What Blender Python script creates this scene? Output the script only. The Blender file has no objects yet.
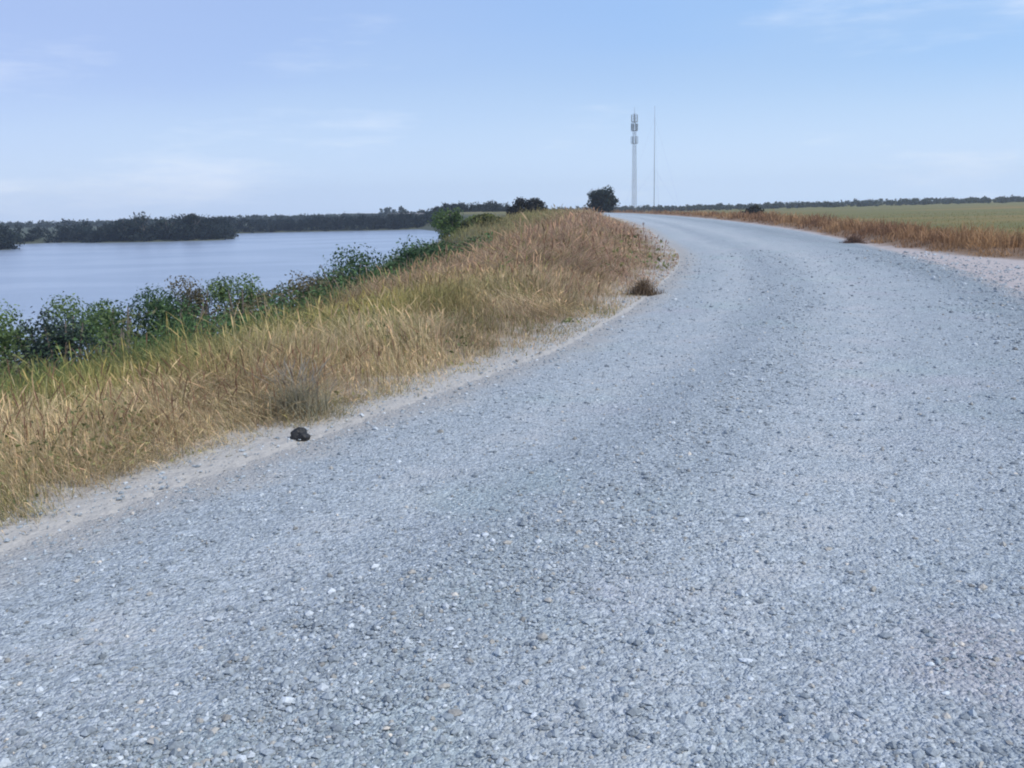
import bpy, math
import numpy as np
from mathutils import Vector, Matrix

R = np.random.default_rng(7)
sc = bpy.context.scene
COL = sc.collection
rad = math.radians

# ------------------------------------------------------------------ camera
CAM_H = 1.6
cd = bpy.data.cameras.new('camera')
cam = bpy.data.objects.new('camera', cd)
COL.objects.link(cam)
cd.sensor_width = 36.0
cd.lens = 36.0 * 887 / 1024
cd.clip_start, cd.clip_end = 0.05, 9000
cam.matrix_world = (Matrix.Translation((0, 0, CAM_H)) @ Matrix.Rotation(rad(90 - 11.22), 4, 'X')
                    @ Matrix.Rotation(rad(-1.4), 4, 'Z'))
sc.camera = cam

# ------------------------------------------------------------------ numeric helpers
def hash2(ix, iy, seed):
    n = (ix.astype(np.int64) * 374761393 + iy.astype(np.int64) * 668265263 + seed * 974711) & 0x7fffffff
    n = ((n ^ (n >> 13)) * 1274126177) & 0x7fffffff
    n = n ^ (n >> 16)
    return (n & 0xffff) / 65535.0

def vnoise(x, y, seed=0):
    x = np.asarray(x, float); y = np.asarray(y, float)
    ix, iy = np.floor(x), np.floor(y)
    fx, fy = x - ix, y - iy
    fx = fx * fx * (3 - 2 * fx); fy = fy * fy * (3 - 2 * fy)
    a, b = hash2(ix, iy, seed), hash2(ix + 1, iy, seed)
    c, d = hash2(ix, iy + 1, seed), hash2(ix + 1, iy + 1, seed)
    return (a * (1 - fx) + b * fx) * (1 - fy) + (c * (1 - fx) + d * fx) * fy

def fbm(x, y, seed=0, o=3):
    x = np.asarray(x, float); y = np.asarray(y, float)
    s, a, t = 0, 1.0, 0
    for k in range(o):
        s = s + a * vnoise(x * 2 ** k, y * 2 ** k, seed + k * 17); t += a; a *= .5
    return s / t

def sst(a, b, x):        # smooth step; a > b runs downwards
    t = np.clip((x - a) / (b - a), 0, 1)
    return t * t * (3 - 2 * t)

def smooth_line(pts, step=.9):
    p = np.array(pts, float)
    p = np.vstack([2 * p[0] - p[1], p, 2 * p[-1] - p[-2]])
    out = []
    for i in range(1, len(p) - 2):
        n = max(2, int(np.linalg.norm(p[i + 1] - p[i]) / (step + .07 * np.linalg.norm(p[i]))))
        t = np.linspace(0, 1, n, endpoint=False)[:, None]
        p0, p1, p2, p3 = p[i - 1], p[i], p[i + 1], p[i + 2]
        out.append(.5 * (2 * p1 + (p2 - p0) * t + (2 * p0 - 5 * p1 + 4 * p2 - p3) * t ** 2
                         + (3 * p1 - p0 - 3 * p2 + p3) * t ** 3))
    out.append(p[-2][None])
    return np.vstack(out)

# plan of the place, metres; y runs ahead of the viewer
EDGE_L = smooth_line([(-30, -44), (-14, -16), (-7.4, -4.5), (-4.95, 0), (-2.59, 4.23), (-.73, 7.7), (.58, 10.36), (2.23, 15.2),
                      (3.35, 19.2), (4.8, 25.1), (5.9, 31.8), (6.94, 41.1), (9.3, 60), (11.8, 87),
                      (14, 115), (15.5, 150), (15.5, 190), (13, 235), (6, 285), (-6, 335), (-22, 400)])
EDGE_R = smooth_line([(-23, -48), (-7, -20), (-.6, -8), (3.0, 0), (5.2, 5), (7.0, 10), (8.88, 15.3), (10.91, 22.6),
                      (13.84, 36.3), (17.2, 57), (20.3, 85), (22.5, 114), (24, 150), (24, 191), (21.2, 237),
                      (14.2, 289), (2, 340), (-14, 404)])
FAR = smooth_line([(-420, 60), (-230, 160), (-165, 190), (-122, 209), (-119, 216), (-138, 245), (-140, 260), (-128, 262), (-113, 251),
                   (-84, 247), (-79, 256), (-92, 300), (-105, 325), (-98, 334), (-77, 333), (-39, 326), (-22, 345), (30, 420)])

def sdist(line, x, y):
    """signed distance to a line, positive on its left; also the arc position"""
    x = np.ravel(np.asarray(x, float)); y = np.ravel(np.asarray(y, float))
    best = np.full(x.shape, 1e18); sg = np.ones(x.shape); arc = np.zeros(x.shape)
    seg = line[1:] - line[:-1]; ln = np.hypot(seg[:, 0], seg[:, 1]); acc = np.concatenate([[0], np.cumsum(ln)])
    tv = seg / ln[:, None]
    vt = np.vstack([tv[:1], tv[:-1] + tv[1:], tv[-1:]])     # tangent at each vertex
    for k in range(len(seg)):
        dx, dy = x - line[k, 0], y - line[k, 1]
        t = np.clip((dx * seg[k, 0] + dy * seg[k, 1]) / (ln[k] ** 2), 0, 1)
        ex, ey = dx - t * seg[k, 0], dy - t * seg[k, 1]
        d = ex * ex + ey * ey
        m = d < best
        best[m] = d[m]; arc[m] = (acc[k] + t * ln[k])[m]
        tx = np.where(t <= 0, vt[k, 0], np.where(t >= 1, vt[k + 1, 0], seg[k, 0]))
        ty = np.where(t <= 0, vt[k, 1], np.where(t >= 1, vt[k + 1, 1], seg[k, 1]))
        sg[m] = np.sign(tx * ey - ty * ex + 1e-12)[m]
    return np.sqrt(best) * sg, arc

LINE_STEP = {}
def coarse(line, n):
    return line[::n] if (len(line) - 1) % n == 0 else np.vstack([line[::n], line[-1:]])

WATER_Z = -5.2
def apron(y):
    """width of the bare sandy margin right of the gravel"""
    return .15 + 2.9 * (1 - sst(15, 33, y))

def ground_parts(x, y):
    q, _ = sdist(EDGE_L, x, y); p, _ = sdist(EDGE_R, x, y)
    return q, -p

def ground_z(x, y, q=None, p=None):
    x = np.ravel(np.asarray(x, float)); y = np.ravel(np.asarray(y, float))
    if q is None: q, p = ground_parts(x, y)
    hum = (.05 + .42 * sst(8, 24, y)) * sst(.2, 2.2, q * (1 - .5 * sst(12, 28, y))) * (1 - sst(3.4, 6.5, q - 9 * sst(50, 88, y) - 2 * sst(12, 28, y)))
    qs = q - 9 * sst(50, 88, y)          # the crest widens towards the lake's end
    zl = hum - np.maximum(0, qs - 2.4) / 5.5 - np.maximum(0, qs - 7.5) / 4.6
    bump = .22 * (fbm(x * .5, y * .5, 3) - .5) + .07 * (fbm(x * 2.1, y * 2.1, 5) - .5)
    zl = zl + bump * sst(.3, 2.5, q)
    zl = np.maximum(zl, -7.2)
    f, _ = sdist(FAR, x, y)
    # land beyond the lake
    zf = WATER_Z + np.clip(f * .16, -2.5, 1.4) + .4 * (fbm(x * .05, y * .05, 9) - .5)
    zl = np.maximum(zl, zf)
    ap = apron(y)
    e = p - ap
    zr = .16 * sst(.1, 1.0, e) * (1 - sst(1.5, 3, e)) - np.clip((e - 2.2) / 4.0, 0, 3.0)
    zr = zr + (.16 * (fbm(x * .6, y * .6, 4) - .5)) * sst(.2, 1.5, e) + .9 * (fbm(x * .013, y * .013, 8) - .5) * sst(12, 60, e)
    inside = np.where((q <= 0) & (p <= 0), -.02 - .06 * sst(0, .5, np.minimum(-q, -p)), 0)
    z = np.where(q > 0, zl, np.where(p > 0, zr, inside))
    return z

# ------------------------------------------------------------------ mesh helpers
def mesh_np(name, verts, counts, loops, mat, col=None, parent=None, smooth=False, attrs=None):
    me = bpy.data.meshes.new(name)
    verts = np.asarray(verts, np.float32)
    me.vertices.add(len(verts)); me.vertices.foreach_set('co', verts.ravel())
    me.loops.add(len(loops)); me.loops.foreach_set('vertex_index', np.asarray(loops, np.int32))
    counts = np.asarray(counts, np.int32)
    me.polygons.add(len(counts))
    me.polygons.foreach_set('loop_start', np.concatenate([[0], np.cumsum(counts)[:-1]]).astype(np.int32))
    me.update(calc_edges=True)
    me.polygons.foreach_set('use_smooth', np.full(len(counts), smooth))
    if col is not None:
        a = me.attributes.new('tint', 'FLOAT_COLOR', 'POINT')
        c = np.ones((len(verts), 4), np.float32); c[:, :3] = col
        a.data.foreach_set('color', c.ravel())
    for k, v in (attrs or {}).items():
        a = me.attributes.new(k, 'FLOAT', 'POINT'); a.data.foreach_set('value', np.asarray(v, np.float32))
    me.materials.append(mat)
    o = bpy.data.objects.new(name, me); COL.objects.link(o)
    if parent: o.parent = parent
    return o

def grid_faces(nu, nv):
    i = np.arange(nu * nv).reshape(nu, nv)
    f = np.stack([i[:-1, :-1], i[1:, :-1], i[1:, 1:], i[:-1, 1:]], -1).reshape(-1, 4)
    return f

def tag(o, label=None, cat=None, group=None, kind=None):
    if label: o['label'] = label
    if cat: o['category'] = cat
    if group: o['group'] = group
    if kind: o['kind'] = kind
    return o

def empty(name, loc, rz=0):
    o = bpy.data.objects.new(name, None); COL.objects.link(o)
    o.location = loc; o.rotation_euler.z = rz; o.empty_display_size = .3
    return o

class MB:
    """collects tubes and boxes for one mesh"""
    def __init__(s): s.v, s.c, s.l, s.n = [], [], [], 0
    def add(s, v, faces):
        v = np.asarray(v, float)
        s.v.append(v)
        for f in faces:
            s.c.append(len(f)); s.l += [i + s.n for i in f]
        s.n += len(v)
    def tube(s, pts, rads, k=7, cap=True):
        pts = [Vector(p) for p in pts]
        v = []
        for i, p in enumerate(pts):
            d = (pts[min(i + 1, len(pts) - 1)] - pts[max(i - 1, 0)]).normalized()
            up = Vector((0, 0, 1)) if abs(d.z) < .95 else Vector((1, 0, 0))
            a = d.cross(up).normalized(); b = d.cross(a)
            for j in range(k):
                t = 2 * math.pi * j / k
                v.append(p + (a * math.cos(t) + b * math.sin(t)) * rads[i])
        f = []
        for i in range(len(pts) - 1):
            for j in range(k):
                f.append((i * k + j, i * k + (j + 1) % k, (i + 1) * k + (j + 1) % k, (i + 1) * k + j))
        if cap: f += [tuple(range(k))[::-1], tuple(range((len(pts) - 1) * k, len(pts) * k))]
        s.add(v, f)
    def box(s, c, size, rz=0):
        v = []
        for x in (-.5, .5):
            for y in (-.5, .5):
                for z in (-.5, .5):
                    X, Y = x * size[0], y * size[1]
                    v.append((c[0] + X * math.cos(rz) - Y * math.sin(rz), c[1] + X * math.sin(rz) + Y * math.cos(rz), c[2] + z * size[2]))
        s.add(v, [(0, 1, 3, 2), (4, 6, 7, 5), (0, 4, 5, 1), (2, 3, 7, 6), (0, 2, 6, 4), (1, 5, 7, 3)])
    def build(s, name, mat, parent=None, smooth=False):
        return mesh_np(name, np.vstack(s.v), s.c, s.l, mat, parent=parent, smooth=smooth)

# ------------------------------------------------------------------ materials
def mat_new(name):
    m = bpy.data.materials.new(name); m.use_nodes = True
    nt = m.node_tree
    for n in list(nt.nodes): nt.nodes.remove(n)
    out = nt.nodes.new('ShaderNodeOutputMaterial')
    return m, nt, out

class NG:
    """small node-graph writer"""
    def __init__(s, nt): s.nt = nt
    def n(s, t, **k):
        x = s.nt.nodes.new(t)
        for a, v in k.items():
            if a.startswith('i_'):
                key = a[2:]
                key = int(key) if key.isdigit() else key.replace('_', ' ')
                if hasattr(v, 'is_linked') or isinstance(v, bpy.types.NodeSocket): s.nt.links.new(v, x.inputs[key])
                else: x.inputs[key].default_value = v
            else: setattr(x, a, v)
        return x
    def noise(s, vec, scale, detail=3, rough=.55, col=False):
        x = s.n('ShaderNodeTexNoise', i_Vector=vec, i_Scale=scale, i_Detail=detail, i_Roughness=rough)
        return x.outputs['Color' if col else 'Fac']
    def ramp(s, fac, stops, interp='LINEAR'):
        x = s.n('ShaderNodeValToRGB', i_Fac=fac)
        x.color_ramp.interpolation = interp
        e = x.color_ramp.elements
        while len(e) > 1: e.remove(e[-1])
        for i, (p, c) in enumerate(stops):
            k = e[0] if i == 0 else e.new(p)
            k.position = p; k.color = (*c, 1) if hasattr(c, '__len__') else (c, c, c, 1)
        return x.outputs['Color']
    def mix(s, f, a, b, mode='MIX'):
        x = s.n('ShaderNodeMix', data_type='RGBA', blend_type=mode)
        for key, v in ((0, f), (6, a), (7, b)):
            if isinstance(v, bpy.types.NodeSocket): s.nt.links.new(v, x.inputs[key])
            elif hasattr(v, '__len__'): x.inputs[key].default_value = (*v, 1)
            else: x.inputs[key].default_value = v
        return x.outputs[2]
    def math(s, op, a, b=0, clamp=False):
        x = s.n('ShaderNodeMath', operation=op, use_clamp=clamp)
        for i, v in enumerate((a, b)):
            if isinstance(v, bpy.types.NodeSocket): s.nt.links.new(v, x.inputs[i])
            else: x.inputs[i].default_value = v
        return x.outputs[0]
    def mrange(s, v, a, b, c=0, d=1, smooth=True):
        x = s.n('ShaderNodeMapRange', interpolation_type='SMOOTHSTEP' if smooth else 'LINEAR')
        s.nt.links.new(v, x.inputs[0])
        for i, q in enumerate((a, b, c, d)): x.inputs[i + 1].default_value = q
        return x.outputs[0]
    def attr(s, name, out='Fac'):
        return s.n('ShaderNodeAttribute', attribute_name=name).outputs[out]
    def bump(s, h, strength, dist, normal=None):
        x = s.n('ShaderNodeBump', i_Height=h, i_Strength=strength, i_Distance=dist)
        if normal is not None: s.nt.links.new(normal, x.inputs['Normal'])
        return x.outputs[0]
    def bsdf(s, color, rough=.85, normal=None, **k):
        x = s.n('ShaderNodeBsdfPrincipled', i_Roughness=rough, **k)
        if isinstance(color, bpy.types.NodeSocket): s.nt.links.new(color, x.inputs['Base Color'])
        else: x.inputs['Base Color'].default_value = (*color, 1)
        if normal is not None: s.nt.links.new(normal, x.inputs['Normal'])
        return x.outputs[0]

def simple(name, color, rough=.7, metallic=0, var=.25, scale=6):
    m, nt, out = mat_new(name); g = NG(nt)
    pos = g.n('ShaderNodeTexCoord').outputs['Object']
    f = g.noise(pos, scale, 4)
    lo = [c * (1 - var) for c in color]; hi = [min(1, c * (1 + var)) for c in color]
    sh = g.bsdf(g.ramp(f, [(.3, lo), (.7, hi)]), rough, g.bump(f, .3, .02), i_Metallic=metallic)
    nt.links.new(sh, out.inputs[0]); return m

def leaf_mat(name, trans=.3, rough=.6):
    m, nt, out = mat_new(name); g = NG(nt)
    c = g.attr('tint', 'Color')
    a = g.bsdf(c, rough); a.node.inputs['Specular IOR Level'].default_value = .25
    t = g.n('ShaderNodeBsdfTranslucent'); nt.links.new(c, t.inputs[0])
    x = g.n('ShaderNodeMixShader'); x.inputs[0].default_value = trans
    nt.links.new(a, x.inputs[1]); nt.links.new(t.outputs[0], x.inputs[2]); nt.links.new(x.outputs[0], out.inputs[0])
    return m

M_LEAF = leaf_mat('leaf')
M_BLADE = leaf_mat('grass_blade', .3, .7)
M_BARK = simple('bark', (.10, .085, .07), .9, 0, .4, 9)
M_STEEL = simple('galvanised_steel', (.18, .18, .215), .55, .3, .15, 3)
M_ANT = simple('antenna_shell', (.20, .24, .27), .6, 0, .08, 2)
M_BLACK = simple('black_stone', (.012, .012, .013), .6, 0, .4, 20)

# gravel of the road
GBASE = [(.22, (.19, .215, .238)), (.42, (.285, .322, .352)), (.62, (.345, .388, .42)), (.85, (.50, .545, .58))]
def gravel_material():
    m, nt, out = mat_new('gravel'); g = NG(nt)
    pos = g.n('ShaderNodeNewGeometry').outputs['Position']
    lat, latr, arc = g.attr('lat'), g.attr('latr'), g.attr('arc')
    wob = g.noise(pos, .35, 3)
    warp = g.mix(.05, pos, g.noise(pos, 7, 2, col=True), 'ADD')
    v1 = g.n('ShaderNodeTexVoronoi', i_Vector=warp, i_Scale=38, i_Randomness=1.0)
    v2 = g.n('ShaderNodeTexVoronoi', i_Vector=warp, i_Scale=95, i_Randomness=1.0)
    s1 = g.n('ShaderNodeSeparateColor', i_Color=v1.outputs['Color']).outputs[0]
    s2 = g.n('ShaderNodeSeparateColor', i_Color=v2.outputs['Color']).outputs[1]
    c1 = g.ramp(s1, GBASE); c2 = g.ramp(s2, GBASE)
    fine = g.noise(pos, 260, 2)
    big = g.mix(g.mrange(g.noise(pos, 11, 3), .40, .62), c2, c1)
    colr = g.mix(.35, big, g.ramp(fine, [(.3, (.22, .258, .28)), (.7, (.43, .475, .50))]))
    # bands along the road: compacted pale wheel tracks, darker loose stone between
    u = g.math('ADD', lat, g.math('MULTIPLY', g.math('SUBTRACT', wob, .5), 1.3))
    streak = g.n('ShaderNodeCombineXYZ'); nt.links.new(g.math('MULTIPLY', u, 1.0), streak.inputs[0]); nt.links.new(g.math('MULTIPLY', arc, .06), streak.inputs[1])
    st = g.noise(streak.outputs[0], 1.6, 4, .6)
    band = g.ramp(g.math('DIVIDE', u, 8.0), [(0, .62), (.10, .75), (.19, .95), (.27, .50), (.33, .55), (.42, .95), (.50, .80), (.58, .55), (.66, .24), (.76, .08), (.86, .22), (1, .45)])
    sepb = g.math('ADD', g.math('MULTIPLY', band, .6), g.math('MULTIPLY', st, .55))
    colr = g.mix(1, colr, g.ramp(sepb, [(.2, (.64, .69, .71)), (.5, (.95, .965, .98)), (.85, (1.14, 1.13, 1.12))]), 'MULTIPLY')
    # fine pale dust pressed into the tracks
    colr = g.mix(g.math('MULTIPLY', g.mrange(sepb, .62, .95), g.mrange(g.noise(pos, 2.6, 5, .65), .42, .66, 0, .55)), colr, (.47, .475, .475))
    # broad patches of slightly warmer and greener stone
    pat = g.noise(pos, .42, 3, .6)
    colr = g.mix(g.mrange(pat, .52, .75, 0, .45), colr, g.mix(1, colr, (1.12, .97, 1.0), 'MULTIPLY'))
    pat2 = g.noise(g.n('ShaderNodeVectorMath', operation='ADD', i_0=pos, i_1=(31, 17, 0)).outputs[0], .5, 3, .6)
    colr = g.mix(g.mrange(pat2, .52, .75, 0, .5), colr, g.mix(1, colr, (.93, 1.05, .98), 'MULTIPLY'))
    # a patch of reddish earth showing through the stone
    dd = g.n('ShaderNodeVectorMath', operation='DISTANCE', i_0=g.mix(.5, pos, g.noise(pos, 4, 3, col=True), 'ADD'), i_1=(1.95, 3.0, .25)).outputs['Value']
    colr = g.mix(g.mrange(dd, .12, .6, .36, 0), colr, g.mix(1, colr, (1.22, .94, .88), 'MULTIPLY'))
    # dusty pale earth at both margins
    ed = g.math('ADD', lat, g.math('MULTIPLY', g.math('SUBTRACT', g.noise(pos, 1.6, 4), .5), .9))
    er = g.math('ADD', latr, g.math('MULTIPLY', g.math('SUBTRACT', g.noise(pos, 1.3, 4), .5), 1.1))
    sand = g.mix(g.noise(pos, 45, 3), (.33, .315, .29), (.50, .47, .43))
    sand2 = g.mix(g.noise(pos, 30, 3), (.34, .30, .28), (.50, .45, .43))
    colr = g.mix(g.mrange(ed, .05, .75, .9, 0), colr, sand)
    colr = g.mix(g.mrange(er, -.1, .7, .9, 0), colr, sand2)
    h = g.math('ADD', g.math('MULTIPLY', v1.outputs['Distance'], -1.0), g.math('MULTIPLY', v2.outputs['Distance'], -.5))
    h = g.math('ADD', h, g.math('MULTIPLY', fine, .25))
    nrm = g.bump(h, .75, .022)
    nrm = g.bump(g.noise(pos, 5, 4), .5, .04, nrm)
    nt.links.new(g.bsdf(colr, .88, nrm), out.inputs[0])
    return m
M_GRAVEL = gravel_material()

def stone_material():
    m, nt, out = mat_new('loose_stone'); g = NG(nt)
    c = g.attr('tint', 'Color')
    pos = g.n('ShaderNodeNewGeometry').outputs['Position']
    f = g.noise(pos, 120, 3)
    c = g.mix(1, c, g.ramp(f, [(.3, .82), (.7, 1.15)]), 'MULTIPLY')
    nt.links.new(g.bsdf(c, .85, g.bump(f, .4, .006)), out.inputs[0]); return m
M_STONE = stone_material()

def ground_material():
    m, nt, out = mat_new('earth_and_stubble'); g = NG(nt)
    pos = g.n('ShaderNodeNewGeometry').outputs['Position']
    q, e = g.attr('left_off'), g.attr('right_off')
    n1, n2 = g.noise(pos, .5, 4), g.noise(pos, 9, 4)
    soil = g.mix(n2, (.17, .13, .09), (.36, .28, .19))
    olive = g.mix(n2, (.10, .10, .035), (.22, .19, .07))
    wet = g.mix(n2, (.035, .05, .025), (.09, .09, .05))
    dust = g.mix(g.noise(pos, 60, 3), (.30, .285, .26), (.47, .45, .42))
    soil = g.mix(g.mrange(g.math('ADD', q, g.math('MULTIPLY', g.math('SUBTRACT', g.noise(pos, 2.2, 4), .5), 1.2)), .25, 1.0), dust, soil)
    left = g.mix(g.mrange(g.math('ADD', q, g.math('MULTIPLY', n1, 3)), 5, 9), soil, olive)
    left = g.mix(g.mrange(q, 12, 17), left, wet)
    # right: sandy apron, brown verge, green and straw fields beyond
    sand = g.mix(g.noise(pos, 2.5, 5), (.33, .29, .275), (.48, .43, .415))
    verge = g.mix(n2, (.12, .075, .045), (.25, .155, .085))
    sc_ = g.n('ShaderNodeMapping', i_Vector=pos); sc_.inputs['Scale'].default_value = (.35, 1.0, 1)
    fld = g.noise(sc_.outputs[0], .018, 4, .6)
    field = g.ramp(fld, [(.28, (.23, .145, .04)), (.40, (.17, .13, .026)), (.50, (.115, .110, .016)), (.64, (.130, .118, .018)), (.76, (.21, .135, .034))])
    field = g.mix(.5, field, g.mix(g.noise(pos, 1.2, 5), (.6, .6, .6), (1.35, 1.3, 1.2)), 'MULTIPLY')
    right = g.mix(g.mrange(g.math('ADD', e, g.math('MULTIPLY', g.math('SUBTRACT', n1, .5), 1.6)), -.5, .5), sand, verge)
    right = g.mix(g.mrange(e, 4, 14), right, field)
    isr = g.mrange(g.attr('side'), .4, .6)
    col = g.mix(isr, left, right)
    farland = g.mrange(g.attr('far_off'), 1, 8)
    col = g.mix(farland, col, g.mix(n2, (.03, .042, .02), (.065, .075, .04)))
    nt.links.new(g.bsdf(col, .95, g.bump(n2, .6, .08)), out.inputs[0]); return m
M_GROUND = ground_material()

def water_material():
    m, nt, out = mat_new('lake_water'); g = NG(nt)
    pos = g.n('ShaderNodeNewGeometry').outputs['Position']
    mp = g.n('ShaderNodeMapping', i_Vector=pos); mp.inputs['Scale'].default_value = (.6, 1.3, 1); mp.inputs['Rotation'].default_value = (0, 0, .3)
    w = g.noise(mp.outputs[0], .8, 5, .65)
    w2 = g.noise(mp.outputs[0], .05, 3)
    nrm = g.bump(w, .35, .25)
    col = g.mix(g.mrange(w2, .4, .6), (.24, .295, .38), (.29, .345, .43))
    nt.links.new(g.bsdf(col, .24, nrm, i_IOR=1.33), out.inputs[0]); return m
M_WATER = water_material()

# ------------------------------------------------------------------ ground sheet
def axis(a, b, n, p):
    t = np.linspace(0, 1, n)
    return a * (b / a) ** (t ** p)
rr = np.concatenate([[0.001], axis(1.2, 1550, 260, .92)])
th = np.concatenate([np.linspace(-40, 40, 300), np.linspace(40, 320, 90)[1:]]) * math.pi / 180
TH, RR = np.meshgrid(th, rr)
gx, gy = (np.sin(TH) * RR).ravel(), (np.cos(TH) * RR).ravel()
q, p = ground_parts(gx, gy)
gz = ground_z(gx, gy, q, p)
f_off, _ = sdist(FAR, gx, gy)
side = (np.abs(q) > np.abs(p)).astype(float)
e = p - apron(gy)
ff = np.where((q > 20), f_off, -10)
fc = grid_faces(len(rr), len(th))
ground = mesh_np('ground', np.stack([gx, gy, gz], 1), np.full(len(fc), 4), fc[:, ::-1].ravel(), M_GROUND, smooth=True,
                 attrs=dict(left_off=q, right_off=e, side=side, far_off=ff))
tag(ground, kind='structure')

# lake
nx, ny = 60, 60
X, Y = np.meshgrid(np.linspace(-900, 20, nx), np.linspace(-400, 440, ny), indexing='ij')
wf = grid_faces(nx, ny)
lake = mesh_np('lake_water', np.stack([X.ravel(), Y.ravel(), np.full(X.size, WATER_Z)], 1), np.full(len(wf), 4), wf.ravel(), M_WATER, smooth=True)
tag(lake, kind='structure')

# road: a loft between the two edges
def resample(line, s):
    seg = np.hypot(*(line[1:] - line[:-1]).T); acc = np.concatenate([[0], np.cumsum(seg)]) / seg.sum()
    return np.stack([np.interp(s, acc, line[:, 0]), np.interp(s, acc, line[:, 1])], 1)
ya = np.concatenate([np.arange(-40, -2, 2.0), np.arange(-2, 12, .12), axis(12, 300, 260, 1.0)])
def at_y(line, yv):       # lines advance in y
    return np.interp(yv, line[:, 1], line[:, 0])
# match stations so that rows stay square to the road: the right-hand point lies a little behind
def stations(n_y):
    Lx = at_y(EDGE_L, n_y)
    k = np.gradient(Lx, n_y)
    dy = -8.0 * k / np.sqrt(1 + k * k)
    ry = np.maximum.accumulate(n_y + dy)
    return np.stack([Lx, n_y], 1), np.stack([at_y(EDGE_R, ry), ry], 1)
sl, sr = stations(ya)
NW = 72
w = np.linspace(0, 1, NW)
P = sl[:, None, :] * (1 - w)[None, :, None] + sr[:, None, :] * w[None, :, None]
width = np.hypot(*(sr - sl).T)
lat = (w[None, :] * width[:, None])
arc = np.concatenate([[0], np.cumsum(np.hypot(*(sl[1:] - sl[:-1]).T))])
def road_z(x, y, lat_m, wid):
    u = lat_m / 8.0
    tr = -.022 * (np.exp(-((u - .18) / .07) ** 2) + np.exp(-((u - .47) / .09) ** 2)) + .018 * np.exp(-((u - .30) / .04) ** 2)
    cr = .05 * np.sin(np.clip(lat_m / wid, 0, 1) * math.pi)
    edge = -.03 * (1 - sst(0, .35, np.minimum(lat_m, wid - lat_m)))
    return .012 + tr + cr + edge + .03 * (fbm(x * .9, y * .9, 21) - .5) + .02 * (fbm(x * 4, y * 4, 23) - .5)
px_, py_ = P[..., 0].ravel(), P[..., 1].ravel()
la, wi = lat.ravel(), np.repeat(width, NW)
rz_ = road_z(px_, py_, la, wi)
rf = grid_faces(len(ya), NW)
road = mesh_np('gravel_road', np.stack([px_, py_, rz_], 1), np.full(len(rf), 4), rf[:, ::-1].ravel(), M_GRAVEL, smooth=True,
               attrs=dict(lat=la, latr=wi - la, arc=np.repeat(arc, NW)))
tag(road, kind='structure')

# ------------------------------------------------------------------ loose stones
def make_stones(n):
    base = [(0, 0, 1), (.9, 0, .25), (.28, .86, .25), (-.73, .53, .25), (-.73, -.53, .25), (.28, -.86, .25),
            (.73, .53, -.4), (-.28, .86, -.4), (-.9, 0, -.4), (-.28, -.86, -.4), (.73, -.53, -.4), (0, 0, -.8)]
    fcs = [(0, 1, 2), (0, 2, 3), (0, 3, 4), (0, 4, 5), (0, 5, 1), (1, 6, 2), (2, 7, 3), (3, 8, 4), (4, 9, 5), (5, 10, 1),
           (2, 6, 7), (3, 7, 8), (4, 8, 9), (5, 9, 10), (1, 10, 6), (11, 7, 6), (11, 8, 7), (11, 9, 8), (11, 10, 9), (11, 6, 10)]
    base, fcs = np.array(base), np.array(fcs)
    t = R.uniform(-.60, .66, n); r = np.exp(R.uniform(math.log(1.6), math.log(30), n))
    x, y = np.sin(t) * r, np.cos(t) * r
    qq, pp = ground_parts(x, y)
    la_, wi_ = -qq, np.abs(qq) + np.abs(pp)
    u = (la_ + 1.3 * (fbm(x * .35, y * .35, 31) - .5)) / 8
    loose = .35 + .75 * np.exp(-((u - .30) / .06) ** 2) + .45 * np.exp(-((u - .64) / .06) ** 2) + .8 * sst(.58, .70, u) + .25 * np.exp(-((u - .03) / .06) ** 2)
    loose *= .45 + 1.1 * fbm(x * 1.1, y * 1.1, 33)
    keep = (R.random(n) < loose * (1 - sst(.0, .9, qq)) * (1 - .6 * sst(.1, 1.0, pp))) & (qq < .9) & (pp < 1.4)
    x, y, r, u, qq, pp, la_, wi_ = (a[keep] for a in (x, y, r, u, qq, pp, la_, wi_))
    n = len(x)
    s = np.clip(R.lognormal(math.log(.0056), .46, n), .0028, .021) * (1 + .35 * sst(.58, .7, u)) * np.clip((r / 6) ** .45, 1, 2.2)
    v = base[None] * R.uniform(.65, 1.3, (n, 12, 1)) * s[:, None, None] * R.uniform(.7, 1.3, (n, 1, 3)) * np.array([1.1, 1.0, .72])
    a = R.uniform(0, 6.28, n); ca, sa = np.cos(a)[:, None], np.sin(a)[:, None]
    vx, vy = v[..., 0] * ca - v[..., 1] * sa, v[..., 0] * sa + v[..., 1] * ca
    on = (qq <= 0) & (pp <= 0)
    z = np.where(on, road_z(x, y, np.clip(la_, 0, None), np.maximum(wi_, 1)), ground_z(x, y, qq, pp))
    V = np.stack([vx + x[:, None], vy + y[:, None], v[..., 2] + z[:, None] + s[:, None] * .25], -1).reshape(-1, 3)
    F = (fcs[None] + 12 * np.arange(n)[:, None, None]).reshape(-1)
    k = R.random(n)
    stops = np.array([[.17, .195, .217], [.265, .302, .33], [.335, .375, .405], [.53, .57, .60]])
    c = np.stack([np.interp(k, [0, .35, .8, 1], stops[:, i]) for i in range(3)], 1) * R.uniform(.9, 1.1, (n, 1))
    warm = R.random(n) < .07
    c[warm] = c[warm] * np.array([1.15, .98, .82])
    c = np.repeat(c, 12, 0)
    o = mesh_np('loose_gravel', V, np.full(n * 20, 3), F, M_STONE, c)
    tag(o, 'loose blue grey crushed stone scattered over the road surface', 'gravel', kind='stuff')
make_stones(150000)

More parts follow.
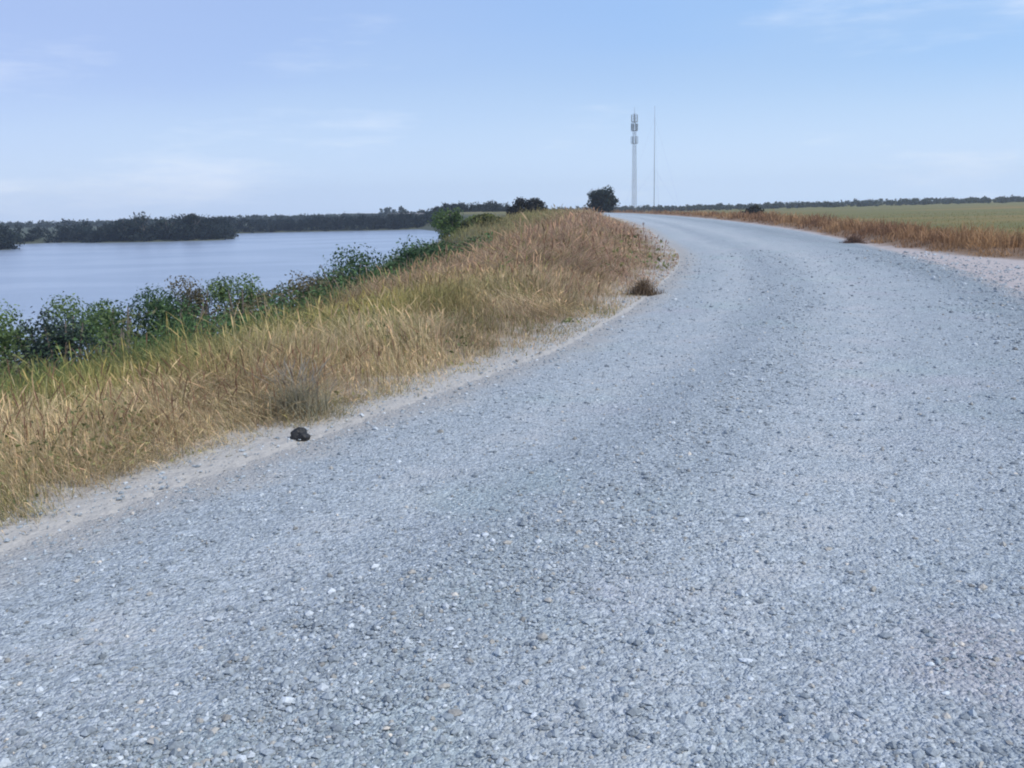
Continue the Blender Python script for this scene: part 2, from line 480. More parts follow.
# ------------------------------------------------------------------ grass
def blades(x, y, z, h, wd, col_root, col_tip, lean, prof, nm, label, cat, face=None, kind='stuff', parent=None, swirl=False):
    """a strip per blade; prof = list of (t, width factor)"""
    n = len(x); L = len(prof)
    a = R.uniform(0, 2 * math.pi, n) if face is None else face
    b = R.uniform(0, 2 * math.pi, n)
    if swirl: b = 14 * fbm(x * .45, y * .45, 57) + R.normal(0, 1.0, n)
    lx, ly = np.cos(b) * lean * h, np.sin(b) * lean * h
    V = np.zeros((n, 2 * (L - 1) + 1, 3), np.float32); C = np.zeros((n, 2 * (L - 1) + 1, 3), np.float32)
    for i, (t, f) in enumerate(prof):
        cx, cy, cz = x + lx * t ** 2, y + ly * t ** 2, z + h * (t - .22 * np.minimum(lean, 1.2) * t ** 3) - .02
        c = col_root * (1 - t) + col_tip * t
        if i < L - 1:
            ox, oy = np.cos(a) * wd * f * .5, np.sin(a) * wd * f * .5
            V[:, 2 * i] = np.stack([cx - ox, cy - oy, cz], 1); V[:, 2 * i + 1] = np.stack([cx + ox, cy + oy, cz], 1)
            C[:, 2 * i] = c; C[:, 2 * i + 1] = c
        else:
            V[:, -1] = np.stack([cx, cy, cz], 1); C[:, -1] = c
    per = []; cnt = []
    for i in range(L - 2):
        per += [2 * i, 2 * i + 1, 2 * i + 3, 2 * i + 2]; cnt.append(4)
    per += [2 * (L - 2), 2 * (L - 2) + 1, 2 * (L - 1)]; cnt.append(3)
    nv = 2 * (L - 1) + 1
    F = (np.array(per)[None] + nv * np.arange(n)[:, None]).ravel()
    o = mesh_np(nm, V.reshape(-1, 3), np.tile(cnt, n), F, M_BLADE, C.reshape(-1, 3), parent=parent)
    if label: tag(o, label, cat, kind=kind)
    return o

BL = [(0, 1), (.4, .9), (.75, .6), (1, 0)]
SEED = [(0, .7), (.5, .5), (.74, .5), (.82, 1.9), (.93, 1.4), (1, 0)]
def cmix(a, b, f): return np.asarray(a)[None] * (1 - f)[:, None] + np.asarray(b)[None] * f[:, None]

STRAW, TAN, RED, OLIVE, YEL, GREEN = (.60, .48, .295), (.48, .37, .235), (.43, .285, .205), (.25, .235, .10), (.40, .36, .125), (.10, .16, .055)

def polar(n, t0, t1, r0, r1):
    t = R.uniform(rad(t0), rad(t1), n); r = np.exp(R.uniform(math.log(r0), math.log(r1), n))
    return np.sin(t) * r, np.cos(t) * r, r

def left_bank(n):
    x, y, r = polar(n, -46, 16, 2.6, 190)
    q, p = ground_parts(x, y)
    qn = q + .5 * (fbm(x * 1.3, y * 1.3, 41) - .5)
    clump = fbm(x * .8, y * .8, 43); fine = fbm(x * 3, y * 3, 45)
    dens = sst(.0, .6, qn + .55 * sst(8, 14, y) + .5 * (fbm(x * 2.6, y * 2.6, 46) - .42)) * (.35 + .65 * sst(.3, .6, fine)) * (1 - .45 * sst(6, 14, q))
    z_ = ground_z(x, y, q, p)
    keep = (R.random(n) < dens) & (q > .02) & (q < 28) & (z_ > WATER_Z + .25)
    x, y, r, q, clump, fine = (a[keep] for a in (x, y, r, q, clump, fine))
    n = len(x)
    z = ground_z(x, y)
    rise = sst(.1, 1.5, q * (1 - .6 * sst(12, 28, y)))
    h = (.08 + .33 * rise) * (.30 + 1.4 * clump ** 1.3) * R.uniform(.45, 1.25, n)
    h *= 1 + .75 * sst(10, 34, y) * rise
    wd = np.clip(.0035 * (r / 6), .0028, .035) * R.uniform(.6, 1.5, n)
    reddish = sst(9, 20, y + 6 * (fbm(x * .25, y * .25, 47) - .5)) * (1 - sst(75, 95, y))
    patch = fbm(x * .5 + 9, y * .5, 49)
    base = cmix(STRAW, TAN, sst(.35, .65, patch))
    base = base * (1 - (reddish * .85)[:, None]) + np.asarray(RED)[None] * (reddish * .85)[:, None]
    g = np.clip(sst(1.3, 2.7, q + 1.8 * (patch - .5)) * (1 - .95 * sst(11, 18, y + 4 * (patch - .5))), 0, 1)
    base = base * (1 - g[:, None]) + np.asarray(YEL)[None] * g[:, None]
    g2 = np.maximum(sst(7.0, 10.5, q + 3 * (clump - .5)) * (1 - sst(40, 60, y)), .9 * sst(-3.0, -4.6, x + 2.0 * (patch - .5)) * sst(1.9, 3.0, q + 1.5 * (clump - .5))); base = base * (1 - g2[:, None]) + np.asarray(GREEN)[None] * g2[:, None]
    # the lake end of the bank is yellow green
    g3 = sst(50, 75, y) * sst(4, 8, q) * .85; base = base * (1 - g3[:, None]) + np.asarray(OLIVE)[None] * g3[:, None]
    olive = (R.random(n) < .16 + .30 * sst(.55, .7, fbm(x * .7, y * .7, 51))) & (r < 40)
    base[olive] = np.asarray(OLIVE)[None] * R.uniform(.7, 1.4, (olive.sum(), 1))
    base = base * R.uniform(.6, 1.3, (n, 1)) * R.uniform(.93, 1.07, (n, 3)) * (.62 + .72 * fbm(x * .9 + 3, y * .6, 53))[:, None]
    lean = np.abs(R.normal(.45, .35, n)) + .8 * sst(.52, .72, fbm(x * .55 + 4, y * .55, 55))
    stalk = R.random(n) < .13
    dry = base.copy()
    o = ~stalk
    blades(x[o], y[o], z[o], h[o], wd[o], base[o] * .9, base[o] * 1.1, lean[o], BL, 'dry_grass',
           'dry straw and tan grass covering the bank left of the road', 'grass', swirl=True)
    s = stalk
    blades(x[s], y[s], z[s], h[s] * R.uniform(1.1, 1.45, s.sum()), wd[s] * .9, base[s], base[s] * np.array([1.1, .98, .88]), lean[s] * .7, SEED, 'seeding_grass',
           'taller grass stalks with ripe seed heads on the bank left of the road', 'grass')
left_bank(900000)

def bank_weeds():
    """broad-leaved weeds and dead dark stems mixed into the bank grass"""
    x, y, r = polar(60000, -44, 14, 3.5, 60)
    q, p = ground_parts(x, y)
    f = fbm(x * 1.1, y * 1.1, 81) * .6 + fbm(x * .35, y * .35, 82) * .4
    keep = (q > .15) & (q < 9) & (R.random(len(x)) < sst(.50, .64, f) * (1 - .75 * sst(11, 18, y)))
    x, y, r, q = x[keep], y[keep], r[keep], q[keep]; n = len(x)
    z = ground_z(x, y)
    top = .10 + .26 * R.random(n) * sst(.2, 1.5, q)
    c = np.stack([x, y, z + top], 1)
    k = fbm(x * .6, y * .6, 83)
    t = cmix((.13, .16, .06), (.28, .25, .11), sst(.35, .65, k)) * R.uniform(.6, 1.35, (n, 1))
    foliage_obj('bank_weeds', c, R.normal(size=(n, 3)) * .5 + np.array([0, 0, .6]), np.clip(r * .0028, .012, .08) * R.uniform(.6, 1.4, n), t)
    tag(bpy.data.objects['bank_weeds'], 'low broad leaved weeds mixed into the dry grass of the bank', 'weeds', kind='stuff')
    x, y, r = polar(26000, -44, 14, 4, 60)
    q, p = ground_parts(x, y)
    keep = (q > .4) & (q < 8) & (R.random(len(x)) < sst(.54, .70, fbm(x * .8, y * .8, 85)) * .5)
    x, y, r = x[keep], y[keep], r[keep]; n = len(x)
    b = cmix((.13, .075, .045), (.24, .13, .08), R.random(n))
    blades(x, y, ground_z(x, y), R.uniform(.28, .62, n) * (1 + .3 * sst(10, 26, y)), np.clip(.004 * r / 6, .0035, .03), b, b * 1.15, np.abs(R.normal(.25, .2, n)), SEED,
           'dead_stems', 'dark reddish dead weed stems standing in the bank grass', 'weeds')


def right_verge(n):
    x, y, r = polar(n, 4, 42, 9, 330)
    q, p = ground_parts(x, y)
    e = p - apron(y) + .9 * (fbm(x * .7, y * .7, 61) - .5)
    dens = sst(-.1, .6, e) * (1 - .6 * sst(3.5, 8, e) - .25 * sst(10, 40, e)) * (.25 + .75 * sst(.3, .6, fbm(x * 1.4, y * 1.4, 63)))
    keep = (R.random(n) < dens) & (p > .2) & (e < 140)
    x, y, r, e = (a[keep] for a in (x, y, r, e))
    n = len(x); z = ground_z(x, y)
    cl = fbm(x * .5, y * .5, 65)
    h = (.12 + .52 * sst(.2, 1.6, e)) * (.5 + cl) * R.uniform(.55, 1.25, n) * (1 - .45 * sst(4, 9, e))
    wd = np.clip(.0042 * (r / 6), .006, .06) * R.uniform(.7, 1.5, n)
    f = sst(.3, .7, fbm(x * .18, y * .3, 67))
    base = cmix((.25, .14, .08), (.42, .255, .13), f)
    g = sst(3.5, 9, e); base = base * (1 - g[:, None]) + cmix((.17, .155, .03), (.29, .20, .055), f) * g[:, None]
    base = base * R.uniform(.6, 1.35, (n, 1))
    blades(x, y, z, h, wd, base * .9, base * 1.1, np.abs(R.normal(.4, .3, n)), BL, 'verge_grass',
           'rusty brown grass along the right hand verge of the road', 'grass')
right_verge(330000)

# ------------------------------------------------------------------ foliage
def leaf_quads(cen, size, tint, nrm=None, flat=.8):
    """one leaf-shaped quad per centre"""
    n = len(cen)
    d = R.normal(size=(n, 3)) if nrm is None else nrm + R.normal(size=(n, 3)) * .7
    d /= np.linalg.norm(d, axis=1)[:, None] + 1e-9
    a = np.cross(d, R.normal(size=(n, 3))); a /= np.linalg.norm(a, axis=1)[:, None] + 1e-9
    b = np.cross(d, a)
    s = size[:, None]
    V = np.stack([cen - a * s, cen + b * s * .5 + d * s * .12, cen + a * s, cen - b * s * .5 + d * s * .12], 1).reshape(-1, 3)
    return V, np.repeat(tint, 4, 0)

def crown_cloud(n, wx, wy, h, z0, lobes, hue, dark, leaf, seed, ragged=.35):
    """leaf centres gathered in uneven clumps over a crown of the given size"""
    g = np.random.default_rng(seed)
    t = g.uniform(0, 2 * math.pi, lobes); zz = g.uniform(0.05, 1, lobes) ** .9
    rr_ = np.sqrt(np.clip(1 - (zz * 1.02 - .12) ** 2, .05, 1)) * g.uniform(.25, .85, lobes)
    lc = np.stack([np.cos(t) * rr_ * wx * .5, np.sin(t) * rr_ * wy * .5, z0 + zz * h * .82], 1)
    lr = g.uniform(.14, .30, lobes) * min(wx, wy, h * 1.3) 
    k = g.choice(lobes, n, p=lr ** 2 / (lr ** 2).sum())
    d = g.normal(size=(n, 3)); d /= np.linalg.norm(d, axis=1)[:, None]
    rad_ = lr[k] * (g.random(n) ** .45) * (1 + ragged * np.clip(g.normal(size=n), -1.5, 1.5) * .35)
    c = lc[k] + d * rad_[:, None] * np.array([1.15, 1.15, .9])
    c[:, 2] = np.maximum(c[:, 2], .04)
    lob = g.uniform(.65, 1.3, lobes)[k]
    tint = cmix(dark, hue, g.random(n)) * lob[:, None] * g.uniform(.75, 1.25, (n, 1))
    return c, d, g.uniform(.6, 1.35, n) * leaf, tint

def foliage_obj(name, c, d, s, tint, parent=None):
    V, C = leaf_quads(c, s, tint, d)
    return mesh_np(name, V, np.full(len(c), 4), np.arange(len(V)), M_LEAF, C, parent=parent)

def stem_mb(h, r0, wx, k, seed):
    g = np.random.default_rng(seed); m = MB()
    m.tube([(0, 0, -.15), (.02 * h, .01 * h, h * .3), (-.01 * h, .02 * h, h * .62), (.02 * h, 0, h * .85)], [r0, r0 * .8, r0 * .5, r0 * .15])
    for i in range(k):
        a = 6.283 * i / k + g.uniform(-.4, .4); z1 = h * g.uniform(.18, .5); L = wx * g.uniform(.25, .42)
        m.tube([(0, 0, z1), (math.cos(a) * L * .5, math.sin(a) * L * .5, z1 + h * .16), (math.cos(a) * L, math.sin(a) * L, z1 + h * .34)], [r0 * .5, r0 * .33, r0 * .08], 5)
    return m

def bush_stems(h, r0, wx, k, seed):
    g = np.random.default_rng(seed); m = MB()
    for i in range(k):
        a = 6.283 * i / k + g.uniform(-.4, .4); L = wx * g.uniform(.12, .4)
        m.tube([(math.cos(a) * .05, math.sin(a) * .05, -.12), (math.cos(a) * L * .5, math.sin(a) * L * .5, h * .4), (math.cos(a) * L, math.sin(a) * L, h * g.uniform(.6, .85))], [r0, r0 * .6, r0 * .15], 5)
    return m

def gz1(x, y): return float(ground_z([x], [y])[0])

def plant(kind_name, loc, wx, wy, h, n, lobes, hue, dark, leaf, seed, tree=False, z0=None, label=None, cat=None, group=None, rz=0):
    root = empty(kind_name, loc, rz)
    if tree:
        stem_mb(h, h * .035, wx, 6, seed).build('trunk', M_BARK, root, True)
        c, d, s, t = crown_cloud(n, wx, wy, h * .86, h * .16 if z0 is None else z0, lobes, hue, dark, leaf, seed)
        foliage_obj('crown', c, d, s, t, root)
    else:
        bush_stems(h, .03 * h, wx, 7, seed).build('stem', M_BARK, root, True)
        c, d, s, t = crown_cloud(n, wx, wy, h, 0 if z0 is None else z0, lobes, hue, dark, leaf, seed)
        foliage_obj('foliage', c, d, s, t, root)
    tag(root, label, cat, group)
    return root

def copy_tree(o, loc, rz, scale=None):
    c = o.copy(); COL.objects.link(c); c.location = loc; c.rotation_euler.z = rz
    if scale: c.scale = scale
    for ch in o.children:
        k = ch.copy(); COL.objects.link(k); k.parent = c
    return c

DG, DG2 = (.085, .155, .055), (.042, .085, .040)      # deep green and its darker mate, mixed at random leaf by leaf
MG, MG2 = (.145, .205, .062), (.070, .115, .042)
BRN, BRN2 = (.16, .135, .075), (.075, .072, .045)

# shrubs between the bank and the water
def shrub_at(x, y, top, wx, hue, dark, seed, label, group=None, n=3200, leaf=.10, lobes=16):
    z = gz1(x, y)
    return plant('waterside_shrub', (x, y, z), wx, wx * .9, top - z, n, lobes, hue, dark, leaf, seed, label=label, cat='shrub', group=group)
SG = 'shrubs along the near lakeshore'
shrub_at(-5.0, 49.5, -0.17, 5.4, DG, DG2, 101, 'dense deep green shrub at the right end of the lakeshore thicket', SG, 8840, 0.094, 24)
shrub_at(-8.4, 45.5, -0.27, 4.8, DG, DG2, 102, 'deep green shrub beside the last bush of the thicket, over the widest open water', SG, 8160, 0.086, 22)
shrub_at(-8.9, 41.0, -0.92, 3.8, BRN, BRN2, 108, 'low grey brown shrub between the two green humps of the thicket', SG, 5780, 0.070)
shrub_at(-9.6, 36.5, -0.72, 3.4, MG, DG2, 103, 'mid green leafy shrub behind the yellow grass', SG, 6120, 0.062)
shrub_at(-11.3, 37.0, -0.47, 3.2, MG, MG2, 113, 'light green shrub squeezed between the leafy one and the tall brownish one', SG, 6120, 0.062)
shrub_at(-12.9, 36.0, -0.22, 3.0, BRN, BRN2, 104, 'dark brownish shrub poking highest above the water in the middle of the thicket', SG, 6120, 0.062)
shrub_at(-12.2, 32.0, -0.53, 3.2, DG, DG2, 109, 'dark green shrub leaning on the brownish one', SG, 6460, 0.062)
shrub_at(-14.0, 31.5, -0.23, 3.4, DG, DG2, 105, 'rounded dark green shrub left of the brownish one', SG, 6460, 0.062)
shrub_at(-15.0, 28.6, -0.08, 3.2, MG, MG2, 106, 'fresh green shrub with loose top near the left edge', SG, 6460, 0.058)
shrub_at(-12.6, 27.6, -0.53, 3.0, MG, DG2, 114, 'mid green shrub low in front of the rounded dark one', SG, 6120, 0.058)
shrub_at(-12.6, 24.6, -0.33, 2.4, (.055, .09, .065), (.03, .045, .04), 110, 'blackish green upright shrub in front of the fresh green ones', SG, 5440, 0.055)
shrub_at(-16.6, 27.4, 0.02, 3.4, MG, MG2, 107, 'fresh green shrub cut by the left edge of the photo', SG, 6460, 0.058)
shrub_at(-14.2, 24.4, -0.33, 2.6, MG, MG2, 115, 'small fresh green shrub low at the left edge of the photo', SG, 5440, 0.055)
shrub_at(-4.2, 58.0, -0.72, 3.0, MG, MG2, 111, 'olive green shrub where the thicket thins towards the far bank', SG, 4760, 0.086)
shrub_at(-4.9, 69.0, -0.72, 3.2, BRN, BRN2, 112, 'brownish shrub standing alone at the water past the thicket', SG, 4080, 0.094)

# low thicket under and between those shrubs
def undergrowth(n):
    x, y, r = polar(n, -42, 2, 18, 120)
    q, p = ground_parts(x, y)
    dens = sst(9.0, 12, q) * (1 - sst(18.5, 20.5, q)) * sst(.15, .4, fbm(x * .35, y * .35, 71)) * (1 - sst(52, 64, y))
    keep = R.random(n) < dens
    x, y, r = x[keep], y[keep], r[keep]; n = len(x)
    top = (.5 + 2.2 * fbm(x * .45, y * .45, 73)) 
    c = np.stack([x, y, ground_z(x, y) + top * R.random(n) ** .6], 1)
    f = fbm(x * .3, y * .3, 75)
    t = cmix(DG, BRN, sst(.45, .62, f)) * R.uniform(.5, 1.4, (n, 1))
    foliage_obj('lakeshore_undergrowth', c, R.normal(size=(n, 3)) * .3 + np.array([0, 0, .5]), np.clip(r * .0023, .045, .3) * R.uniform(.6, 1.4, n), t)
    tag(bpy.data.objects['lakeshore_undergrowth'], 'low tangled weeds filling the foot of the bank by the water', 'undergrowth', kind='stuff')
undergrowth(280000)
bank_weeds()

# the small green tree at the far end of the bank
plant('small_tree', (-6.1, 95, gz1(-6.1, 95) - .05), 4.0, 3.8, 2.3 - gz1(-6.1, 95), 3600, 18, (.13, .20, .055), (.06, .10, .035), .14, 201, True, .3,
      'small bushy green tree at the tip of the open water', 'tree')
plant('low_bush', (-2.0, 84, gz1(-2, 84)), 5.0, 3.5, 1.2, 2600, 14, (.16, .17, .05), (.07, .085, .03), .15, 202,
      label='yellow green bush on the bank right of the small tree', cat='bush')
plant('low_bush', (-3.4, 101, gz1(-3.4, 101)), 4.5, 3.5, 1.6, 2600, 14, (.17, .20, .06), (.08, .11, .035), .15, 203,
      label='olive bush on the bank below the blue far shore', cat='bush')

# dark plants where the road runs out of sight
plant('roadside_bush', (2.6, 150, gz1(2.6, 150)), 5.6, 4, 3.0 - gz1(2.6, 150), 2400, 14, (.018, .018, .016), (.008, .009, .009), .22, 211,
      label='near black broad bush on the skyline at the far end of the bank', cat='bush', group='bushes at the far end of the bank')
plant('roadside_bush', (5.0, 153, gz1(5.0, 153)), 4.0, 3.5, 3.0 - gz1(5.0, 153), 2000, 12, (.022, .023, .019), (.010, .011, .010), .22, 212,
      label='smaller dark bush touching the near black one on its road side', cat='bush', group='bushes at the far end of the bank')
plant('round_tree', (21.3, 205, gz1(21.3, 205)), 7.0, 6.5, 6.3 - gz1(21.3, 205), 4200, 22, (.020, .036, .026), (.009, .017, .014), .30, 213, True, .25,
      'dark round tree on the skyline just left of the mast', 'tree')
plant('field_bush', (41.0, 152, gz1(41, 152)), 4.6, 3.6, 1.45 - gz1(41, 152), 2200, 12, (.035, .038, .020), (.016, .018, .012), .24, 214,
      label='dark bush by itself in the field right of the road', cat='bush')
def tuft(name, x, y, rx, h, k, ca, cb, wd, label, z_up=0):
    root = tag(empty(name, (x, y, gz1(x, y) + z_up)), label, 'weed')
    for part, kk, prof, hs in (('leaf_blades', k, BL, (.35, 1.0)), ('seed_stalks', k // 5, SEED, (.7, 1.25))):
        a_, r_ = R.uniform(0, 6.28, kk), np.abs(R.normal(0, .45 if prof is BL else .2, kk)) * rx
        c0 = cmix(ca, cb, R.random(kk)) * R.uniform(.7, 1.25, (kk, 1))
        hh = R.uniform(hs[0], hs[1], kk) * h * (1 - .45 * np.clip(r_ / rx, 0, 1))
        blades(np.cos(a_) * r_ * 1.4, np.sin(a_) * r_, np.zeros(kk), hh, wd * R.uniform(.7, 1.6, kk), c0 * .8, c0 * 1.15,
               np.abs(R.normal(.55, .4, kk)), prof, part, None, None, parent=root)
    return root
tuft('weed_clump', 2.42, 16.1, .27, .30, 800, (.14, .10, .065), (.28, .20, .13), .009, 'dark brown weed clump on the left edge of the road at the bend')
tuft('weed_clump', 12.8, 33.2, .45, .40, 1000, (.15, .095, .07), (.28, .18, .13), .018, 'low purple brown weed clump at the right edge of the road', .02)
gw = tag(empty('grey_weed', (-1.72, 6.95, gz1(-1.72, 6.95))), 'grey green weed tuft on the grass edge behind the small black stone', 'weed')
k = 620
a_ = R.uniform(0, 6.28, k); r_ = np.clip(np.abs(R.normal(0, .15, k)), 0, .32) * (.6 + fbm(np.cos(a_) * 2 + 5, np.sin(a_) * 2, 91))
blades(np.cos(a_) * r_ * 1.3, np.sin(a_) * r_, np.zeros(k), R.uniform(.10, .42, k) * (1 - r_), R.uniform(.003, .008, k),
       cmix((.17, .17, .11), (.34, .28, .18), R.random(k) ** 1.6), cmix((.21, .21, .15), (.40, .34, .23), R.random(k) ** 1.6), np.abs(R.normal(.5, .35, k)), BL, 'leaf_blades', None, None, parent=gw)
k = 90
a_, r_ = R.uniform(0, 6.28, k), np.abs(R.normal(0, .13, k))
blades(np.cos(a_) * r_ * 1.3, np.sin(a_) * r_, np.zeros(k), R.uniform(.35, .55, k), R.uniform(.003, .005, k),
       cmix((.20, .19, .13), (.26, .25, .19), R.random(k)), cmix((.24, .21, .17), (.33, .30, .25), R.random(k)), np.abs(R.normal(.35, .25, k)), SEED, 'flower_stalks', None, None, parent=gw)

# the small black stone
def rock(name, loc, size, seed, mat):
    g = np.random.default_rng(seed)
    import bmesh
    bm = bmesh.new(); bmesh.ops.create_icosphere(bm, subdivisions=3, radius=1)
    for v in bm.verts:
        c = v.co
        k = 1 + .8 * (vnoise([c.x * 1.7 + 5], [c.y * 1.7 + c.z * 1.3], seed)[0] - .5) + .12 * (vnoise([c.x * 5], [c.y * 5 + c.z * 4], seed + 1)[0] - .5)
        v.co = Vector((c.x * size[0] * k, c.y * size[1] * k, max(c.z, -.5) * size[2] * k))
    me = bpy.data.meshes.new(name); bm.to_mesh(me); bm.free(); me.materials.append(mat)
    o = bpy.data.objects.new(name, me); COL.objects.link(o); o.location = loc
    return o
tag(rock('black_stone', (-1.55, 6.25, gz1(-1.55, 6.25) + .012), (.068, .05, .055), 5, M_BLACK),
    'small black stone lying where the grass meets the road', 'stone')

# ------------------------------------------------------------------ far shore and skyline woods
def wood(name, pts, spread, hmin, hmax, per, leaf, hue, dark, label, seed):
    """a continuous far wood: many crowns, one object"""
    g = np.random.default_rng(seed)
    cs, ds, ss, ts = [], [], [], []
    for (x, y) in pts:
        h = g.uniform(hmin, hmax) * (.75 + .5 * vnoise([x * .03], [y * .03], seed)[0])
        if seed == 301:
            h *= .55 + .95 * fbm([x * .06], [y * .05], 77)[0]
            if x > -60: h *= .8
            if -120 < x < -82 and 243 < y < 262: h *= .55
        w_ = h * g.uniform(.9, 1.5)
        c, d, s, t = crown_cloud(per, w_, w_, h, 0, 8, hue, dark, leaf, int(g.integers(1e6)))
        c = c + np.array([x, y, gz1(x, y) - .1])
        cs.append(c); ds.append(d); ss.append(s); ts.append(t * g.uniform(.75, 1.25))
    o = foliage_obj(name, np.vstack(cs), np.vstack(ds), np.concatenate(ss), np.vstack(ts))
    return tag(o, label, 'woodland', kind='stuff')

FD, FD2 = (.016, .027, .022), (.008, .014, .013)
pts = []
nF = resample(FAR, np.linspace(.25, 1, 420))
nrm = np.gradient(nF, axis=0); nrm /= np.hypot(*nrm.T)[:, None]
for (x, y), (tx, ty) in zip(nF, nrm):
    for k in range(2):
        o = R.uniform(2, 5) + k * R.uniform(4, 14)
        pts.append((x - ty * o + R.normal() * 1, y + tx * o + R.normal() * 1))
wood('shoreline_wood', pts, 0, 3.2, 5.3, 190, .36, FD, FD2, 'dark line of low trees along the far shore of the lake', 301)
# promontory trees in front of it, each its own tree
tp = [(-102, 252, 8.8, 7.5, 'tallest dark tree on the wooded point of the far shore'),
      (-108, 253.5, 6.6, 6.2, 'dark tree left of the tallest on the wooded point'),
      (-95.5, 252, 6.8, 6.8, 'dark tree just right of the tallest on the wooded point'),
      (-88, 252, 8.2, 6.6, 'dark tree at the right tip of the wooded point'),
      (-114, 255, 4.6, 5.5, 'lowest dark tree at the left of the wooded point')]
for i, (x, y, h, w_, lb) in enumerate(tp):
    plant('far_tree', (x, y, gz1(x, y) - .05), w_, w_, h, 900, 14, (.022, .034, .024), (.010, .017, .014), .40, 310 + i, True, .1, lb, 'tree', 'dark trees on the wooded point')
# distant plain woods
pts = []
for k in range(1500):
    t = R.uniform(rad(-40), rad(44)); d = R.uniform(570, 740)
    pts.append((math.tan(t) * d, d))
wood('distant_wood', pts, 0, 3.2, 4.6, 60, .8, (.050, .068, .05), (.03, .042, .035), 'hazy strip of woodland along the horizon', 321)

# ------------------------------------------------------------------ masts
def lattice(root_name, x, y, h, w0, w1, label):
    z0 = gz1(x, y)
    root = empty(root_name, (x, y, z0 - .1), .35)
    m = MB(); nseg = int(h / 2.2)
    cs = [(1, 1), (-1, 1), (-1, -1), (1, -1)]
    W = lambda z: (w0 + (w1 - w0) * z / h) / 2
    for sx, sy in cs:
        m.tube([(sx * W(0), sy * W(0), 0), (sx * W(h), sy * W(h), h)], [.06, .045], 6)
    for i in range(nseg):
        za, zb = h * i / nseg, h * (i + 1) / nseg
        for k in range(4):
            a, b = cs[k], cs[(k + 1) % 4]
            m.tube([(a[0] * W(za), a[1] * W(za), za), (b[0] * W(zb), b[1] * W(zb), zb)], [.02, .02], 4)
            m.tube([(b[0] * W(za), b[1] * W(za), za), (a[0] * W(zb), a[1] * W(zb), zb)], [.02, .02], 4)
            m.tube([(a[0] * W(zb), a[1] * W(zb), zb), (b[0] * W(zb), b[1] * W(zb), zb)], [.02, .02], 4)
    m.build('lattice_frame', M_STEEL, root)
    for tier, zz in enumerate((h - 1.6, h - 4.8, h - 9.5)):
        pm = MB()
        pm.tube([(1.15 * math.cos(a), 1.15 * math.sin(a), zz - 1.3) for a in np.linspace(0, 2 * math.pi, 13)], [.04] * 13, 5)
        for a in np.linspace(0, 2 * math.pi, 7)[:-1]:
            pm.tube([(W(h) * .8 * math.cos(a), W(h) * .8 * math.sin(a), zz - 1.3), (1.2 * math.cos(a), 1.2 * math.sin(a), zz - 1.3)], [.05, .05], 4)
        pm.build('platform', M_STEEL, root)
        for k in range(6):
            a = 2 * math.pi * k / 6 + tier * .3
            b = MB(); b.box((1.25 * math.cos(a), 1.25 * math.sin(a), zz), (.16, .32, 2.5), a)
            b.tube([(1.18 * math.cos(a), 1.18 * math.sin(a), zz - 1.6), (1.18 * math.cos(a), 1.18 * math.sin(a), zz + 1.4)], [.05, .05], 5)
            b.build('antenna', M_ANT, root)
    t = MB(); t.tube([(0, 0, h - .5), (0, 0, h + 2.6)], [.07, .03], 6); t.build('lightning_rod', M_STEEL, root)
    return tag(root, label, 'mast')
lattice('lattice_mast', 49.0, 350, 37.6 - gz1(49, 350) - 2.0, 1.35, .85, 'tall grey lattice mast with stacked antennas right of the dark round tree')

def slim(x, y, top, label):
    z0 = gz1(x, y); h = top - z0
    root = empty('slender_mast', (x, y, z0 - .1))
    m = MB(); m.tube([(0, 0, 0), (0, 0, h * .5), (0, 0, h)], [.12, .10, .05], 8); m.build('pole', M_STEEL, root, True)
    for lv in (.45, .9):
        for k in range(3):
            a = 2.1 * k + .5
            w_ = MB(); w_.tube([(0, 0, h * lv), (math.cos(a) * 14, math.sin(a) * 14, .1)], [.012, .012], 4); w_.build('guy_wire', M_STEEL, root)
    return tag(root, label, 'mast')
slim(57.0, 352, 38.6, 'slender pale pole mast standing right of the lattice mast')

# ------------------------------------------------------------------ air
def haze_box():
    m = MB(); m.box((0, 0, 15.5), (3300, 3300, 51))
    mt, nt, out = mat_new('haze'); g = NG(nt)
    v = g.n('ShaderNodeVolumePrincipled'); v.inputs['Color'].default_value = (.80, .88, 1, 1); v.inputs['Density'].default_value = .00028
    v.inputs['Anisotropy'].default_value = .3
    nt.links.new(v.outputs[0], out.inputs['Volume'])
    o = m.build('haze', mt); tag(o, kind='stuff')
haze_box()

# ------------------------------------------------------------------ light
SUN_AZ, SUN_EL = 118, 46        # clockwise from straight ahead; degrees
d = Vector((math.sin(rad(SUN_AZ)) * math.cos(rad(SUN_EL)), math.cos(rad(SUN_AZ)) * math.cos(rad(SUN_EL)), math.sin(rad(SUN_EL))))
sd = bpy.data.lights.new('sun', 'SUN'); sd.energy = 3.5; sd.angle = rad(.53); sd.color = (1, .94, .85)
sun = bpy.data.objects.new('sun', sd); COL.objects.link(sun)
sun.rotation_euler = d.to_track_quat('Z', 'Y').to_euler(); sun.location = (0, 0, 300)

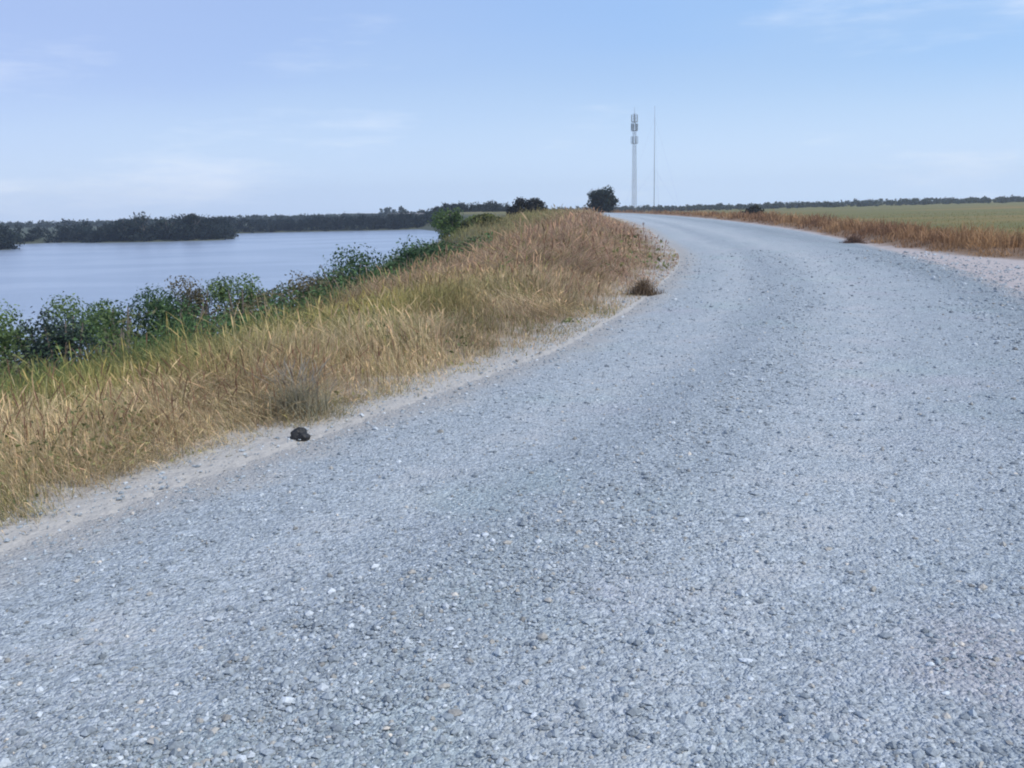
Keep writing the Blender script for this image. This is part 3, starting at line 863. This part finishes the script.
wd_ = bpy.data.worlds.new('World'); sc.world = wd_; wd_.use_nodes = True
nt = wd_.node_tree
for n in list(nt.nodes): nt.nodes.remove(n)
g = NG(nt)
sky = g.n('ShaderNodeTexSky', sky_type='NISHITA', sun_disc=False, sun_elevation=rad(SUN_EL), sun_rotation=rad(SUN_AZ), altitude=0, air_density=1.0, dust_density=.6, ozone_density=3.0)
tc = g.n('ShaderNodeTexCoord').outputs['Generated']
mp = g.n('ShaderNodeMapping', i_Vector=tc); mp.inputs['Scale'].default_value = (1.2, 1.2, 7)
cl = g.mrange(g.noise(mp.outputs[0], 2.3, 6, .62), .52, .78, 0, .5)
sx = g.n('ShaderNodeSeparateXYZ', i_Vector=tc)
lr = g.mrange(sx.outputs[0], -.55, .45)
thin = g.mix(lr, (4.0, 5.0, 8.4), (3.2, 5.6, 9.7))                       # thin high cirrostratus, whiter towards the sun
soft = g.noise(mp.outputs[0], .9, 3, .5)
thin = g.mix(g.mrange(soft, .40, .68, 0, .45), thin, (5.0, 6.4, 8.8))
veil = g.mix(.62, sky.outputs[0], thin)
low = g.math('MULTIPLY', g.mrange(sx.outputs[2], .005, .15, 1, 0), g.mrange(lr, 0, 1, .55, .8))                         # milky air low down
veil = g.mix(low, veil, (5.7, 7.1, 9.1))
c = g.mix(cl, veil, (8, 8.5, 9.4))
bg = g.n('ShaderNodeBackground', i_Strength=.12); nt.links.new(c, bg.inputs[0])
wo = g.n('ShaderNodeOutputWorld'); nt.links.new(bg.outputs[0], wo.inputs[0])

# ------------------------------------------------------------------ render settings
vs = sc.view_settings
vs.view_transform = 'Standard'; vs.look = 'None'; vs.gamma = 1; vs.exposure = 0; vs.use_curve_mapping = False
sc.render.engine = 'CYCLES'
sc.cycles.use_denoising = True
sc.cycles.max_bounces = 6; sc.cycles.diffuse_bounces = 2; sc.cycles.glossy_bounces = 2; sc.cycles.transmission_bounces = 3
sc.cycles.transparent_max_bounces = 4; sc.cycles.volume_bounces = 1
sc.cycles.filter_width = 2.0
